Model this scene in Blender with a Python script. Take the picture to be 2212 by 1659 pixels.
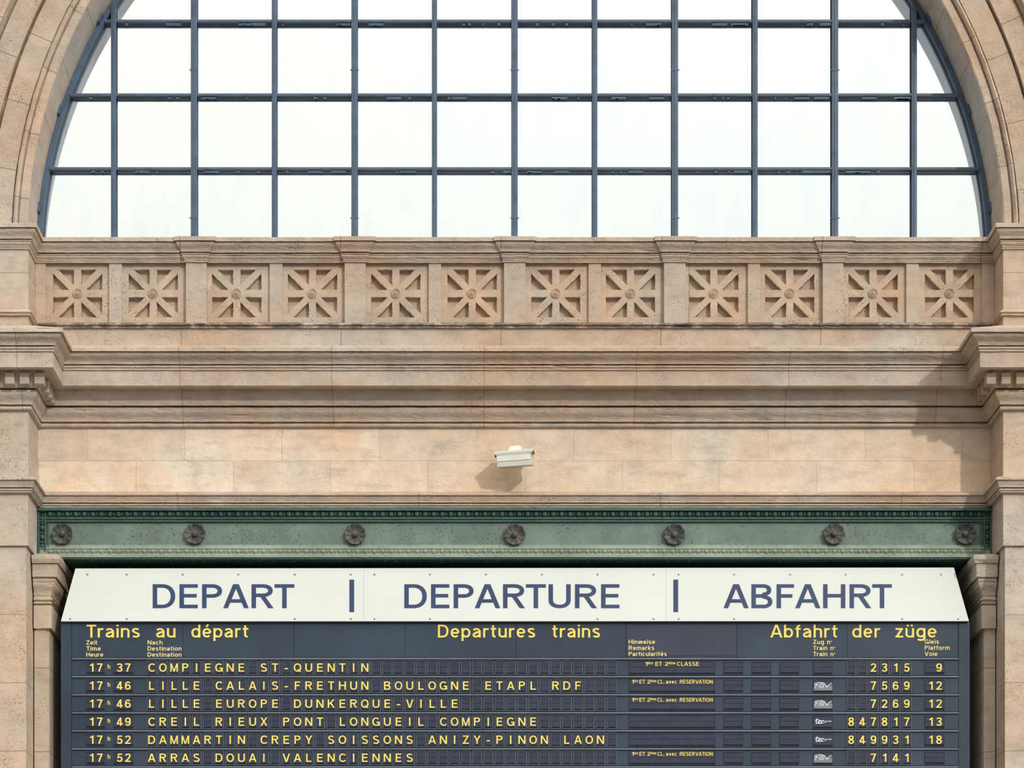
import bpy, bmesh, math, random
from mathutils import Vector, Matrix, noise
random.seed(7)
for o in list(bpy.data.objects): bpy.data.objects.remove(o)
scn = bpy.context.scene
COL = scn.collection
R = math.radians
# ------------------------------------------------------------------ survey scale
# wall plane y = 0, camera 22 m in front of it at eye height; 5 mm per photo pixel on the wall plane
D, EYE, VX, VY, K = 22.0, 1.6, 985.0, 2450.0, 0.005
def PX(px, Y=0.0): return (px - VX) * K * (D + Y) / D
def PZ(py, Y=0.0): return EYE + (VY - py) * K * (D + Y) / D
# ------------------------------------------------------------------ camera
cam = bpy.data.cameras.new('camera'); camo = bpy.data.objects.new('camera', cam); COL.objects.link(camo)
camo.location = (0, -D, EYE); camo.rotation_euler = (R(90), 0, 0)
cam.sensor_fit = 'HORIZONTAL'; cam.sensor_width = 36.0
cam.lens = 36.0 * (D / K) / 2212.0
cam.shift_x = (1106.0 - VX) / 2212.0
cam.shift_y = (VY - 829.5) / 2212.0
cam.clip_end = 400
scn.camera = camo
# ------------------------------------------------------------------ view
scn.view_settings.view_transform = 'Standard'; scn.view_settings.look = 'None'
scn.view_settings.exposure = 0.0; scn.view_settings.gamma = 1.0
scn.view_settings.use_curve_mapping = False
# ------------------------------------------------------------------ node helper
class NT:
    def __init__(s, tree): s.t = tree; s.n = tree.nodes; s.l = tree.links
    def new(s, t, **kw):
        n = s.n.new(t)
        for k, v in kw.items():
            if k.startswith('i_'):
                key = k[2:]
                key = int(key) if key.isdigit() else key.replace('_', ' ')
                n.inputs[key].default_value = v
            else: setattr(n, k, v)
        return n
    def link(s, a, b): s.l.new(a, b)
    def math(s, op, a, b=None, c=None, clamp=False):
        n = s.n.new('ShaderNodeMath'); n.operation = op; n.use_clamp = clamp
        for i, v in enumerate((a, b, c)):
            if v is None: continue
            if isinstance(v, (int, float)): n.inputs[i].default_value = v
            else: s.link(v, n.inputs[i])
        return n.outputs[0]
    def ramp(s, fac, lo, hi, a=0.0, b=1.0):
        n = s.n.new('ShaderNodeMapRange'); n.clamp = True
        s.link(fac, n.inputs[0])
        for i, v in ((1, lo), (2, hi), (3, a), (4, b)): n.inputs[i].default_value = v
        return n.outputs[0]
    def mix(s, fac, a, b, mode='MIX'):
        n = s.n.new('ShaderNodeMix'); n.data_type = 'RGBA'; n.blend_type = mode
        if isinstance(fac, (int, float)): n.inputs[0].default_value = fac
        else: s.link(fac, n.inputs[0])
        for i, v in ((6, a), (7, b)):
            if isinstance(v, tuple): n.inputs[i].default_value = (*v, 1) if len(v) == 3 else v
            else: s.link(v, n.inputs[i])
        return n.outputs[2]
    def noise(s, vec, scale, detail=4, rough=0.55, dist=0.0):
        n = s.new('ShaderNodeTexNoise'); s.link(vec, n.inputs['Vector'])
        n.inputs['Scale'].default_value = scale; n.inputs['Detail'].default_value = detail
        n.inputs['Roughness'].default_value = rough; n.inputs['Distortion'].default_value = dist
        return n.outputs['Fac']
# ------------------------------------------------------------------ sky: bright overcast, brightest overhead
world = bpy.data.worlds.new('sky'); scn.world = world; world.use_nodes = True
w = NT(world.node_tree); w.n.clear()
tc = w.new('ShaderNodeTexCoord'); sp = w.new('ShaderNodeSeparateXYZ'); w.link(tc.outputs['Generated'], sp.inputs[0])
up = w.ramp(sp.outputs[2], 0.35, 0.95, 0.94, 1.7)
away = w.ramp(sp.outputs[1], -0.25, 0.15, 0.20, 1.0)        # the hall side is dimmer than the open sky beyond the window
high = w.ramp(sp.outputs[2], 0.25, 0.7, 0.0, 1.0)
hall = w.math('MAXIMUM', away, high)
cl = w.noise(tc.outputs['Generated'], 5.0, 5, 0.55)
tint = w.mix(w.math('ADD', w.ramp(cl, 0.42, 0.66, -0.1, 0.7), w.ramp(sp.outputs[2], 0.40, 0.475, 0.5, 0.0), clamp=True), (1.0, 0.995, 0.93), (0.95, 0.99, 0.975))
bg = w.new('ShaderNodeBackground'); w.link(tint, bg.inputs[0]); 
dt = w.new('ShaderNodeVectorMath', operation='DOT_PRODUCT'); w.link(tc.outputs['Generated'], dt.inputs[0])
dt.inputs[1].default_value = Vector((0.42, -0.72, 0.55)).normalized()
glow = w.ramp(dt.outputs['Value'], 0.45, 1.0, 0.0, 1.0)       # bright glazed roof over the hall
w.link(w.math('ADD', w.math('MULTIPLY', up, hall), glow), bg.inputs[1])
wo = w.new('ShaderNodeOutputWorld'); w.link(bg.outputs[0], wo.inputs[0])
# ------------------------------------------------------------------ sun through the hall glazing, from the upper right
sl = bpy.data.lights.new('sun', 'SUN'); sl.energy = 1.55; sl.angle = R(2.0); sl.color = (1.0, 0.945, 0.87)
so = bpy.data.objects.new('sun', sl); COL.objects.link(so); so.location = (8, -16, 20)
so.rotation_euler = Vector((-0.62, 1.0, -0.50)).to_track_quat('-Z', 'Y').to_euler()
# ------------------------------------------------------------------ materials
def mat(name):
    m = bpy.data.materials.new(name); m.use_nodes = True
    t = NT(m.node_tree); t.n.clear()
    b = t.new('ShaderNodeBsdfPrincipled'); o = t.new('ShaderNodeOutputMaterial'); t.link(b.outputs[0], o.inputs[0])
    return m, t, b
def plain(name, col, rough=0.6, metal=0.0, var=0.10, scale=9.0, spec=0.4, bump=0.0):
    m, t, b = mat(name); g = t.new('ShaderNodeNewGeometry')
    n = t.noise(g.outputs['Position'], scale, 6, 0.6)
    c = t.mix(t.ramp(n, 0.3, 0.7), tuple(v * (1 - var) for v in col), tuple(min(1, v * (1 + var)) for v in col))
    t.link(c, b.inputs['Base Color']); b.inputs['Roughness'].default_value = rough
    b.inputs['Metallic'].default_value = metal; b.inputs['Specular IOR Level'].default_value = spec
    if bump:
        bp = t.new('ShaderNodeBump'); bp.inputs['Strength'].default_value = bump; bp.inputs['Distance'].default_value = 0.004
        t.link(t.noise(g.outputs['Position'], scale * 8, 4), bp.inputs['Height']); t.link(bp.outputs[0], b.inputs['Normal'])
    return m
def stone(name, base=(0.60, 0.445, 0.33), bw=1.72, bh=0.5, z0=0.0, u0=0.0, mortar=0.006, blockvar=0.10, pits=0.5,
          polar=None, joint=0.62, warm=0.6, offset=0.5, soot=0.0):
    m, t, b = mat(name); g = t.new('ShaderNodeNewGeometry'); pos = g.outputs['Position']
    s = t.new('ShaderNodeSeparateXYZ'); t.link(pos, s.inputs[0])
    if polar:
        dx = t.math('SUBTRACT', s.outputs[0], polar[0]); dz = t.math('SUBTRACT', s.outputs[2], polar[1])
        u = t.math('MULTIPLY', t.math('ARCTAN2', dz, dx), polar[2])
        v = t.math('SQRT', t.math('ADD', t.math('MULTIPLY', dx, dx), t.math('MULTIPLY', dz, dz)))
    else:
        ns = t.new('ShaderNodeSeparateXYZ'); t.link(g.outputs['True Normal'], ns.inputs[0])
        side = t.math('GREATER_THAN', t.math('ABSOLUTE', ns.outputs[0]), 0.7)
        u = t.math('ADD', s.outputs[0], t.math('MULTIPLY', s.outputs[1], side)); v = s.outputs[2]
    cv = t.new('ShaderNodeCombineXYZ')
    # slightly wandering joints
    wob = t.math('MULTIPLY', t.math('SUBTRACT', t.noise(pos, 7.0, 3), 0.5), 0.018)
    t.link(t.math('ADD', t.math('SUBTRACT', u, u0), wob), cv.inputs[0])
    t.link(t.math('ADD', t.math('SUBTRACT', v, z0), wob), cv.inputs[1])
    br = t.new('ShaderNodeTexBrick'); t.link(cv.outputs[0], br.inputs['Vector'])
    br.offset = offset
    br.inputs['Color1'].default_value = (1 - blockvar,) * 3 + (1,); br.inputs['Color2'].default_value = (1 + blockvar,) * 3 + (1,)
    br.inputs['Mortar'].default_value = (joint, joint * 0.95, joint * 0.92, 1)
    br.inputs['Scale'].default_value = 1.0; br.inputs['Mortar Size'].default_value = mortar
    br.inputs['Mortar Smooth'].default_value = 0.3
    br.inputs['Brick Width'].default_value = bw; br.inputs['Row Height'].default_value = bh
    big = t.noise(pos, 0.75, 4, 0.55, 0.4)
    c = t.mix(t.ramp(big, 0.34, 0.66), tuple(base[i] * (1.02, 0.90, 0.80)[i] for i in range(3)),
              tuple(base[i] * (1.0, 1.06, 1.10)[i] for i in range(3)))
    # orange iron staining of the limestone in patches
    wm = t.math('MULTIPLY', t.ramp(t.noise(pos, 1.7, 6, 0.62, 0.6), 0.50, 0.72), warm)
    c = t.mix(wm, c, (base[0] * 1.06, base[1] * 0.87, base[2] * 0.72))
    mid = t.noise(pos, 4.5, 8, 0.68)
    c = t.mix(1.0, c, t.mix(t.ramp(mid, 0.25, 0.75), (0.78, 0.765, 0.765), (1.13, 1.13, 1.12)), 'MULTIPLY')
    c = t.mix(1.0, c, br.outputs['Color'], 'MULTIPLY')
    # grey grime drifts, streaked along the courses
    mp = t.new('ShaderNodeMapping'); t.link(pos, mp.inputs[0]); mp.inputs['Scale'].default_value = (1.0, 1.0, 3.2)
    gr = t.ramp(t.noise(mp.outputs[0], 2.3, 7, 0.7), 0.50, 0.78, 0.0, 0.55)
    c = t.mix(gr, c, (0.30, 0.245, 0.215))
    # pits and specks in clusters
    pz = t.math('MULTIPLY', t.ramp(t.noise(pos, 70, 3, 0.62), 0.60, 0.67), t.ramp(t.noise(pos, 2.6, 5, 0.65), 0.46, 0.62))
    c = t.mix(t.math('MULTIPLY', pz, pits), c, (0.10, 0.075, 0.06))
    if soot:                                  # black crust in broken runs
        cr = t.ramp(t.noise(pos, 5.5, 6, 0.75), 0.40, 0.52, 0.0, soot)
        c = t.mix(cr, c, (0.085, 0.072, 0.070))
    t.link(c, b.inputs['Base Color']); b.inputs['Roughness'].default_value = 0.88
    b.inputs['Specular IOR Level'].default_value = 0.2
    h = t.math('ADD', t.math('MULTIPLY', t.noise(pos, 30, 6, 0.65), 0.6), t.math('MULTIPLY', mid, 0.8))
    h = t.math('SUBTRACT', h, t.math('MULTIPLY', br.outputs['Fac'], 0.35))
    h = t.math('SUBTRACT', h, t.math('MULTIPLY', pz, 0.5))
    bp = t.new('ShaderNodeBump'); bp.inputs['Strength'].default_value = 0.7; bp.inputs['Distance'].default_value = 0.015
    t.link(h, bp.inputs['Height']); t.link(bp.outputs[0], b.inputs['Normal'])
    return m
ARC = (0.631, PZ(519, -0.42)); RA = 5.174
M = {}
M['frieze'] = stone('frieze_limestone', (0.79, 0.66, 0.535), bw=1.05, bh=0.355, z0=PZ(1067), u0=0.22, blockvar=0.07, joint=0.86, mortar=0.004, warm=0.55, pits=0.3)  # paler base colour carries the sun patch on the frieze
M['cornice'] = stone('cornice_limestone', (0.575, 0.475, 0.395), bw=1.62, bh=3.0, z0=7.0, u0=0.3, blockvar=0.05, joint=0.7, offset=0.0, mortar=0.005)
M['parapet'] = stone('parapet_limestone', (0.54, 0.45, 0.375), bw=1.712, bh=4.0, z0=8.0, u0=PX(391, -.2), blockvar=0.03, joint=0.55, offset=0.0, mortar=0.005, pits=0.75, warm=0.4)
M['panel'] = stone('panel_limestone', (0.55, 0.44, 0.345), bw=9, bh=9, z0=5, u0=-20, blockvar=0.0, pits=0.9, warm=0.7)
M['pier'] = stone('pier_limestone', (0.605, 0.505, 0.42), bw=2.6, bh=0.72, z0=PZ(1179, -.52), u0=-6.9, blockvar=0.05, joint=0.72, pits=0.8, warm=0.5)
M['arch'] = stone('arch_limestone', (0.56, 0.45, 0.36), bw=0.70, bh=0.27, z0=5.33, u0=0.1, blockvar=0.07, polar=(ARC[0], ARC[1], 5.3), joint=0.6, offset=0.4, pits=0.9, warm=0.6)
M['reveal'] = stone('reveal_limestone', (0.54, 0.49, 0.45), bw=0.62, bh=9.0, z0=0, u0=0.1, blockvar=0.03, polar=(ARC[0], ARC[1], 5.2), joint=0.7, offset=0.0, pits=0.15, warm=0.1)
M['capital'] = stone('capital_limestone', (0.54, 0.45, 0.36), bw=9, bh=0.9, z0=0.3, u0=-20, blockvar=0.03, pits=0.8, warm=0.25)
M['crust'] = stone('sooty_moulding_limestone', (0.50, 0.42, 0.35), bw=9, bh=9, z0=5, u0=-20, blockvar=0.0, pits=0.9, warm=0.2, soot=0.75)
M['steel'] = plain('blue_grey_painted_steel', (0.075, 0.118, 0.178), 0.5, 0.0, 0.25, 6, 0.4)
M['outer'] = plain('outer_reveal_blue_grey', (0.50, 0.53, 0.60), 0.7, 0, 0.06, 2.0, 0.3)  # even pale blue-grey for the outer half of the arch reveal
M['dark'] = plain('shade_black', (0.006, 0.006, 0.009), 0.9, 0, 0.2, 4, 0.1)  # near-black colour stands for the shade in the opening
M['floor'] = plain('hall_floor_stone', (0.17, 0.15, 0.135), 0.6, 0, 0.15, 0.6, 0.3)
def green(name, base, lightworn, specks, seed):
    m, t, b = mat(name); g = t.new('ShaderNodeNewGeometry')
    mp = t.new('ShaderNodeMapping'); t.link(g.outputs['Position'], mp.inputs[0]); mp.inputs['Location'].default_value = (seed, 0, 0)
    p = mp.outputs[0]
    c = t.mix(t.ramp(t.noise(p, 1.6, 5, 0.6), 0.35, 0.65), tuple(v * 0.82 for v in base), tuple(v * 1.2 for v in base))
    c = t.mix(t.ramp(t.noise(p, 5, 7, 0.7), 0.5, 0.75, 0, lightworn), c, (0.34, 0.37, 0.27))
    sk = t.math('MULTIPLY', t.ramp(t.noise(p, 34, 4, 0.7), 0.55, 0.63), t.ramp(t.noise(p, 2.2, 4), 0.38, 0.58))
    c = t.mix(t.math('MULTIPLY', sk, specks), c, (0.035, 0.04, 0.038))
    t.link(c, b.inputs['Base Color']); b.inputs['Roughness'].default_value = 0.62; b.inputs['Specular IOR Level'].default_value = 0.3
    bp = t.new('ShaderNodeBump'); bp.inputs['Strength'].default_value = 0.35; bp.inputs['Distance'].default_value = 0.006
    t.link(t.noise(p, 22, 6, 0.7), bp.inputs['Height']); t.link(bp.outputs[0], b.inputs['Normal'])
    return m
M['green'] = green('green_cast_iron_paint', (0.145, 0.205, 0.168), 0.30, 0.85, 0)
M['teal'] = green('shaded_green_moulding_paint', (0.055, 0.115, 0.098), 0.12, 0.5, 4)  # darker copy of the beam green, holds the upper moulding's shade
M['pale'] = green('toplit_weathered_green_paint', (0.26, 0.31, 0.24), 0.6, 0.5, 9)  # paler copy of the beam green, holds toplight on the lower moulding
m, t, b = mat('rusty_rosette_iron'); g = t.new('ShaderNodeNewGeometry')
n = t.noise(g.outputs['Position'], 12, 6, 0.7)
c = t.mix(t.ramp(n, 0.35, 0.6), (0.03, 0.042, 0.038), (0.12, 0.115, 0.10))
c = t.mix(t.ramp(t.noise(g.outputs['Position'], 5, 3), 0.5, 0.7, 0, 0.55), c, (0.21, 0.185, 0.155))
t.link(c, b.inputs['Base Color']); b.inputs['Roughness'].default_value = 0.75; M['rosette'] = m
M['white'] = plain('white_sign_sheet', (0.665, 0.69, 0.655), 0.42, 0, 0.025, 1.2, 0.4)
M['blue'] = plain('blue_sign_lettering', (0.012, 0.033, 0.108), 0.4, 0, 0.25, 5, 0.4)
M['yellow'] = plain('yellow_lettering', (0.95, 0.74, 0.17), 0.6, 0, 0.05, 5, 0.2)
M['yellow2'] = plain('pale_yellow_small_print', (0.92, 0.74, 0.30), 0.6, 0, 0.05, 5, 0.2)
M['board'] = plain('board_slate_blue', (0.027, 0.046, 0.074), 0.55, 0, 0.25, 1.1, 0.35)
M['boarddark'] = plain('board_dark_panel', (0.030, 0.036, 0.066), 0.55, 0, 0.2, 2, 0.4)
M['flap'] = plain('split_flap_dark', (0.031, 0.037, 0.066), 0.6, 0, 0.22, 14, 0.3)
M['flapcell'] = plain('flap_cell_rim', (0.085, 0.105, 0.135), 0.5, 0, 0.25, 3, 0.5)
M['slot'] = plain('flap_slot_black', (0.016, 0.018, 0.030), 0.8, 0, 0.1, 4, 0.2)
M['rail'] = plain('row_rail_grey', (0.125, 0.155, 0.19), 0.45, 0, 0.2, 2.2, 0.5)
M['logo'] = plain('logo_white', (0.75, 0.77, 0.78), 0.5, 0, 0.05, 4, 0.3)
M['logogrey'] = plain('logo_grey_field', (0.20, 0.225, 0.25), 0.55, 0, 0.1, 6, 0.3)
M['screw'] = plain('screw_steel', (0.33, 0.33, 0.34), 0.35, 0.6, 0.1, 20, 0.5)
M['lampwhite'] = plain('lamp_white_enamel', (0.95, 0.945, 0.87), 0.35, 0, 0.04, 8, 0.5)
M['lampside'] = plain('lamp_side_cream', (0.62, 0.62, 0.44), 0.45, 0, 0.12, 14, 0.4)
M['lampdark'] = plain('lamp_rusty_clip', (0.20, 0.17, 0.14), 0.6, 0, 0.3, 40, 0.4)
def glass():
    m = bpy.data.materials.new('reflection_streaked_glass'); m.use_nodes = True; t = NT(m.node_tree); t.n.clear()
    g = t.new('ShaderNodeNewGeometry'); pos = g.outputs['Position']
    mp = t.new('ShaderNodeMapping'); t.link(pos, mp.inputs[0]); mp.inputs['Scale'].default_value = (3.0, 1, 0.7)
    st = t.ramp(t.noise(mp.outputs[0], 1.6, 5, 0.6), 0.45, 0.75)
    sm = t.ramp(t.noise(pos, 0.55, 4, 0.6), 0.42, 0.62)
    col = t.mix(t.math('MULTIPLY', st, sm), (0.995, 0.998, 0.985), (0.925, 0.968, 0.985))  # pale blue streaks painted in as the roof lattice's reflection
    tr = t.new('ShaderNodeBsdfTransparent'); t.link(col, tr.inputs[0])
    gl = t.new('ShaderNodeBsdfGlossy'); gl.inputs['Roughness'].default_value = 0.03
    lw = t.new('ShaderNodeFresnel'); lw.inputs[0].default_value = 1.45
    mx = t.new('ShaderNodeMixShader'); t.link(t.math('MULTIPLY', lw.outputs[0], 0.55), mx.inputs[0])
    t.link(tr.outputs[0], mx.inputs[1]); t.link(gl.outputs[0], mx.inputs[2])
    o = t.new('ShaderNodeOutputMaterial'); t.link(mx.outputs[0], o.inputs[0]); return m
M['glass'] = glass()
# ------------------------------------------------------------------ mesh builder
class MB:
    def __init__(s): s.v = []; s.f = []; s.m = []
    def add(s, verts, faces, mi=0):
        k = len(s.v); s.v += [tuple(v) for v in verts]
        s.f += [tuple(i + k for i in f) for f in faces]; s.m += [mi] * len(faces)
    def box(s, x0, x1, y0, y1, z0, z1, mi=0, mat=None):
        vs = [(x0, y0, z0), (x1, y0, z0), (x1, y1, z0), (x0, y1, z0), (x0, y0, z1), (x1, y0, z1), (x1, y1, z1), (x0, y1, z1)]
        if mat is not None: vs = [mat @ Vector(v) for v in vs]
        s.add(vs, [(0, 3, 2, 1), (4, 5, 6, 7), (0, 1, 5, 4), (1, 2, 6, 5), (2, 3, 7, 6), (3, 0, 4, 7)], mi)
    def bbox(s, x0, x1, y0, y1, z0, z1, c, mi=0, mat=None):
        # box with its front (-y) edges chamfered by c
        vs = [(x0, y1, z0), (x1, y1, z0), (x1, y1, z1), (x0, y1, z1), (x0, y0 + c, z0), (x1, y0 + c, z0), (x1, y0 + c, z1), (x0, y0 + c, z1),
              (x0 + c, y0, z0 + c), (x1 - c, y0, z0 + c), (x1 - c, y0, z1 - c), (x0 + c, y0, z1 - c)]
        if mat is not None: vs = [mat @ Vector(v) for v in vs]
        s.add(vs, [(0, 3, 2, 1), (0, 1, 5, 4), (1, 2, 6, 5), (2, 3, 7, 6), (3, 0, 4, 7), (4, 5, 9, 8), (5, 6, 10, 9), (6, 7, 11, 10), (7, 4, 8, 11), (8, 9, 10, 11)], mi)
    def lathe(s, cx, cz, prof, n=24, mi=0, rfun=None, a0=0.0):
        # prof: (radius, y); axis along y
        vs = []; fs = []
        for (r, y) in prof:
            for i in range(n):
                a = 2 * math.pi * i / n + a0
                rr, yy = (r, y) if rfun is None else rfun(r, y, a)
                vs.append((cx + rr * math.cos(a), yy, cz + rr * math.sin(a)))
        for k in range(len(prof) - 1):
            for i in range(n):
                j = (i + 1) % n
                fs.append((k * n + i, k * n + j, (k + 1) * n + j, (k + 1) * n + i))
        fs.append(tuple((len(prof) - 1) * n + i for i in range(n)))
        s.add(vs, fs, mi)
    def mesh(s, name, mats, origin=None):
        if origin is None:
            xs = [v[0] for v in s.v]; ys = [v[1] for v in s.v]; zs = [v[2] for v in s.v]
            origin = Vector(((min(xs) + max(xs)) / 2, (min(ys) + max(ys)) / 2, min(zs)))
        me = bpy.data.meshes.new(name)
        me.from_pydata([tuple(Vector(v) - origin) for v in s.v], [], s.f); me.update()
        for x in mats: me.materials.append(x)
        for p, mi in zip(me.polygons, s.m): p.material_index = mi
        return me, origin
    def build(s, name, mats, parent=None, origin=None, smooth=False):
        if not isinstance(mats, (list, tuple)): mats = [mats]
        me, origin = s.mesh(name, mats, origin)
        if smooth:
            for p in me.polygons: p.use_smooth = True
        return place(name, me, origin, parent)
WL = {}
def place(name, me, loc, parent=None):
    o = bpy.data.objects.new(name, me); COL.objects.link(o)
    loc = Vector(loc); WL[o.name] = loc
    if parent is not None: o.parent = parent; o.location = loc - WL[parent.name]
    else: o.location = loc
    return o
def copy_tree(src, loc, parent=None):
    o = src.copy(); COL.objects.link(o); loc = Vector(loc); WL[o.name] = loc
    o.parent = parent; o.location = loc - (WL[parent.name] if parent else Vector())
    for ch in [c for c in src.children]:
        copy_tree(ch, loc + (WL[ch.name] - WL[src.name]), o)
    return o
def empty(name, loc):
    o = bpy.data.objects.new(name, None); COL.objects.link(o); o.location = loc; WL[o.name] = Vector(loc); o.empty_display_size = 0.2
    return o
def tag(o, label, cat, group=None):
    o['label'] = label; o['category'] = cat
    if group: o['group'] = group
    return o
def struct(o): o['kind'] = 'structure'; return o

def s_curve(p0, p1, n=7, kind='cyma'):
    # points between two profile points (py, o)
    out = []
    for i in range(n + 1):
        u = i / n
        if kind == 'cyma': f = u - 0.13 * math.sin(2 * math.pi * u)
        elif kind == 'ovolo': f = 1 - math.cos(u * math.pi / 2)
        elif kind == 'cavetto': f = math.sin(u * math.pi / 2)
        else: f = u
        out.append((p0[0] + (p1[0] - p0[0]) * u, p0[1] + (p1[1] - p0[1]) * f))
    return out
def torus(py0, py1, o0, bulge, n=6):
    return [(py0 + (py1 - py0) * i / n, o0 + bulge * math.sin(math.pi * i / n)) for i in range(n + 1)]
def zprof(pts, base=0.0):     # (py seen on the wall run, offset) -> (offset, z)
    return [(o, PZ(py, base - o)) for (py, o) in pts]
def sweep(mb, path, prof, segs=None, step=0.07, jit=0.0012, mi=0, seed=0.0):
    n = len(path); P = [Vector((p[0], p[1])) for p in path]
    nor = []
    for i in range(n - 1):
        d = (P[i + 1] - P[i]).normalized(); nor.append(Vector((d.y, -d.x)))
    mit = []
    for i in range(n):
        if i == 0: mit.append(nor[0])
        elif i == n - 1: mit.append(nor[-1])
        else:
            a, b = nor[i - 1], nor[i]; mit.append((a + b) / (1 + a.dot(b)))
    for i in (range(n - 1) if segs is None else segs):
        L = (P[i + 1] - P[i]).length; k = max(1, int(L / step))
        vs = []; m = len(prof)
        for q in range(k + 1):
            u = q / k; p = P[i].lerp(P[i + 1], u); mm = mit[i].lerp(mit[i + 1], u)
            for j, (o, z) in enumerate(prof):
                dz = do = 0.0
                if 0 < q < k and 0 < j < m - 1:
                    q3 = Vector((p.x * 6 + seed, p.y * 6, j * 0.37))
                    do = jit * noise.noise(q3 * 2.3) * 1.6; dz = jit * noise.noise(q3 * 1.9 + Vector((9, 4, 2))) * 1.6
                    ch = noise.noise(Vector((p.x * 3.1 + seed, j * 3.7, 5.0)))
                    if ch > 0.48: do -= (ch - 0.48) * 0.03 * (jit / 0.0012)
                vs.append((p.x + mm.x * (o + do), p.y + mm.y * (o + do), z + dz))
        fs = []
        for q in range(k):
            for j in range(m - 1):
                fs.append((q * m + j, q * m + j + 1, (q + 1) * m + j + 1, (q + 1) * m + j))
        mb.add(vs, fs, mi)
# ================================================================== SETTING
XL, XR = PX(61, -.52), PX(2167, -.52)      # inner arrises of the two piers
PD = 0.52                                   # how far they stand out
XO0, XO1 = -8.0, 9.2
mb = MB(); mb.box(-30, 30, -40, 6, -0.2, 0.0); struct(mb.build('floor', M['floor']))
# masonry between the piers: frieze wall and the core behind the parapet
ZB = PZ(1100); ZS = 11.15
mb = MB(); mb.box(XL - .3, XR + .3, 0.0, 0.49, ZB, ZS); struct(mb.build('wall_back', M['frieze']))
# unlit void behind the board, its shade painted on as black
mb = MB(); mb.box(XL - .3, XR + .3, 1.0, 1.1, 0, ZB + .2); mb.box(XL - .3, XR + .3, .49, 1.0, ZB - .02, ZB + .2)
struct(mb.build('wall_rear', M['dark']))
zc0 = PZ(478, -.63)
for nm, s, xi, xo in (('wall_left', 1, XL, XO0), ('wall_right', -1, XR, XO1)):
    mb = MB(); zj = PZ(1179, -.52)
    a, b2 = sorted((xi, xo)); mb.box(a, b2, -PD, 1.1, zj, zc0 - .02); struct(mb.build(nm, M['pier'])); mb = MB()
    a, b2 = sorted((xi - s * .026, xo)); mb.box(a, b2, -PD + .026, 1.1, 0, zj)
    struct(mb.build(nm, M['pier']))
# archivolt: rings revolved about the arch centre
def revolve(mb, prof, a0, a1, n, mi=0, jit=0.0):
    vs = []; m = len(prof)
    for i in range(n + 1):
        a = a0 + (a1 - a0) * i / n
        for j, (r, y) in enumerate(prof):
            rr = r + jit * noise.noise(Vector((a * 30, j * .7, 2))) if 0 < j < m - 1 else r
            yy = y + jit * noise.noise(Vector((a * 27, j * .9, 7))) if 0 < j < m - 1 else y
            vs.append((ARC[0] + rr * math.cos(a), yy, ARC[1] + rr * math.sin(a)))
    fs = [(i * m + j, i * m + j + 1, (i + 1) * m + j + 1, (i + 1) * m + j) for i in range(n) for j in range(m - 1)]
    mb.add(vs, fs, mi)
F = -0.42; YF = 0.04
mb = MB()
pr = [(RA, F + .012), (RA + .012, F), (5.262, F), (5.268, F + .022), (5.275, F + .022), (5.279, F - .028), (5.30, F - .046), (5.322, F - .03), (5.326, F + .006), (5.334, F + .006), (5.338, F - .02),
      (5.578, F - .022), (5.584, F + .02), (5.594, F + .02), (5.60, F - .05), (5.618, F - .05), (5.622, F - .032), (5.84, F - .036), (5.846, F + .01), (5.856, F + .01),
      (5.862, F - .09), (5.885, F - .115), (5.915, F - .115), (5.94, F - .09), (5.945, F), (9.5, F), (9.5, 1.1)]
revolve(mb, pr, R(-2.2), R(182.2), 360, jit=0.004)
struct(mb.build('trim_1', M['arch']))
mb = MB(); revolve(mb, [(RA, F + .012), (RA, YF + .10)], R(-2.2), R(182.2), 240); struct(mb.build('trim_2', M['reveal']))
mb = MB(); revolve(mb, [(RA, YF + .10), (RA, .49), (9.4, .492)], R(-2.2), R(182.2), 240); struct(mb.build('trim_7', M['outer']))
# main cornice
pathC = [(XO0, -PD), (XL, -PD), (XL, 0), (XR, 0), (XR, -PD), (XO1, -PD)]
cor = [(743, -.05), (750, .44), (750.5, .45), (758.5, .45), (759.2, .405), (761, .405)]
cor += s_curve((760.5, .425), (786.5, .350), 9) + [(787, .295), (789, .295), (789.6, .348), (793.5, .346), (794.2, .332), (795.4, .332), (796, .343), (799.5, .341), (800.2, .325),
        (801, .327), (833, .327), (833.6, .318), (836.5, .29), (835.9, .27), (840.8, .17), (841.5, .16), (846.5, .16)]
cor += s_curve((847, .156), (876, .125), 6, 'ovolo') + [(876.8, .03), (880.4, .03), (880.8, .112), (883, .112)]
cor += s_curve((883.5, .108), (911, .048), 8) + [(911.6, .0), (914, .0), (914.6, .042)] + torus(915, 922, .036, .010, 4) + [(923.4, .018), (924, -.03)]
mb = MB(); sweep(mb, pathC, zprof(cor), jit=0.0018); trimc = struct(mb.build('trim_3', M['cornice']))
# dentils on the pier returns of the cornice
zd1, zd0 = PZ(847.5, -.16), PZ(873, -.14)
def dentil(x, y, axis):
    mb = MB(); h = .05
    if axis == 'front': mb.bbox(x - h, x + h, y - .075, y + .02, zd0, zd1, .006)
    else:
        s = axis; Mx = Matrix.Translation((x, y, 0)) @ Matrix.Rotation(R(90) * s, 4, 'Z')
        mb.bbox(-h, h, -.075, .02, zd0, zd1, .006, 0, Mx)
    o = mb.build('dentil', M['capital'], trimc); return o
yf = -PD - .135
for k in range(4): dentil(PX(84.5, yf - .07) - .155 * k, yf, 'front')
for k in range(4): dentil(PX(2141, yf - .07) + .155 * k, yf, 'front')
for k in range(3):
    dentil(XL + .135, yf + .20 + .155 * k, 1); dentil(XR - .135, yf + .20 + .155 * k, -1)
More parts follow.
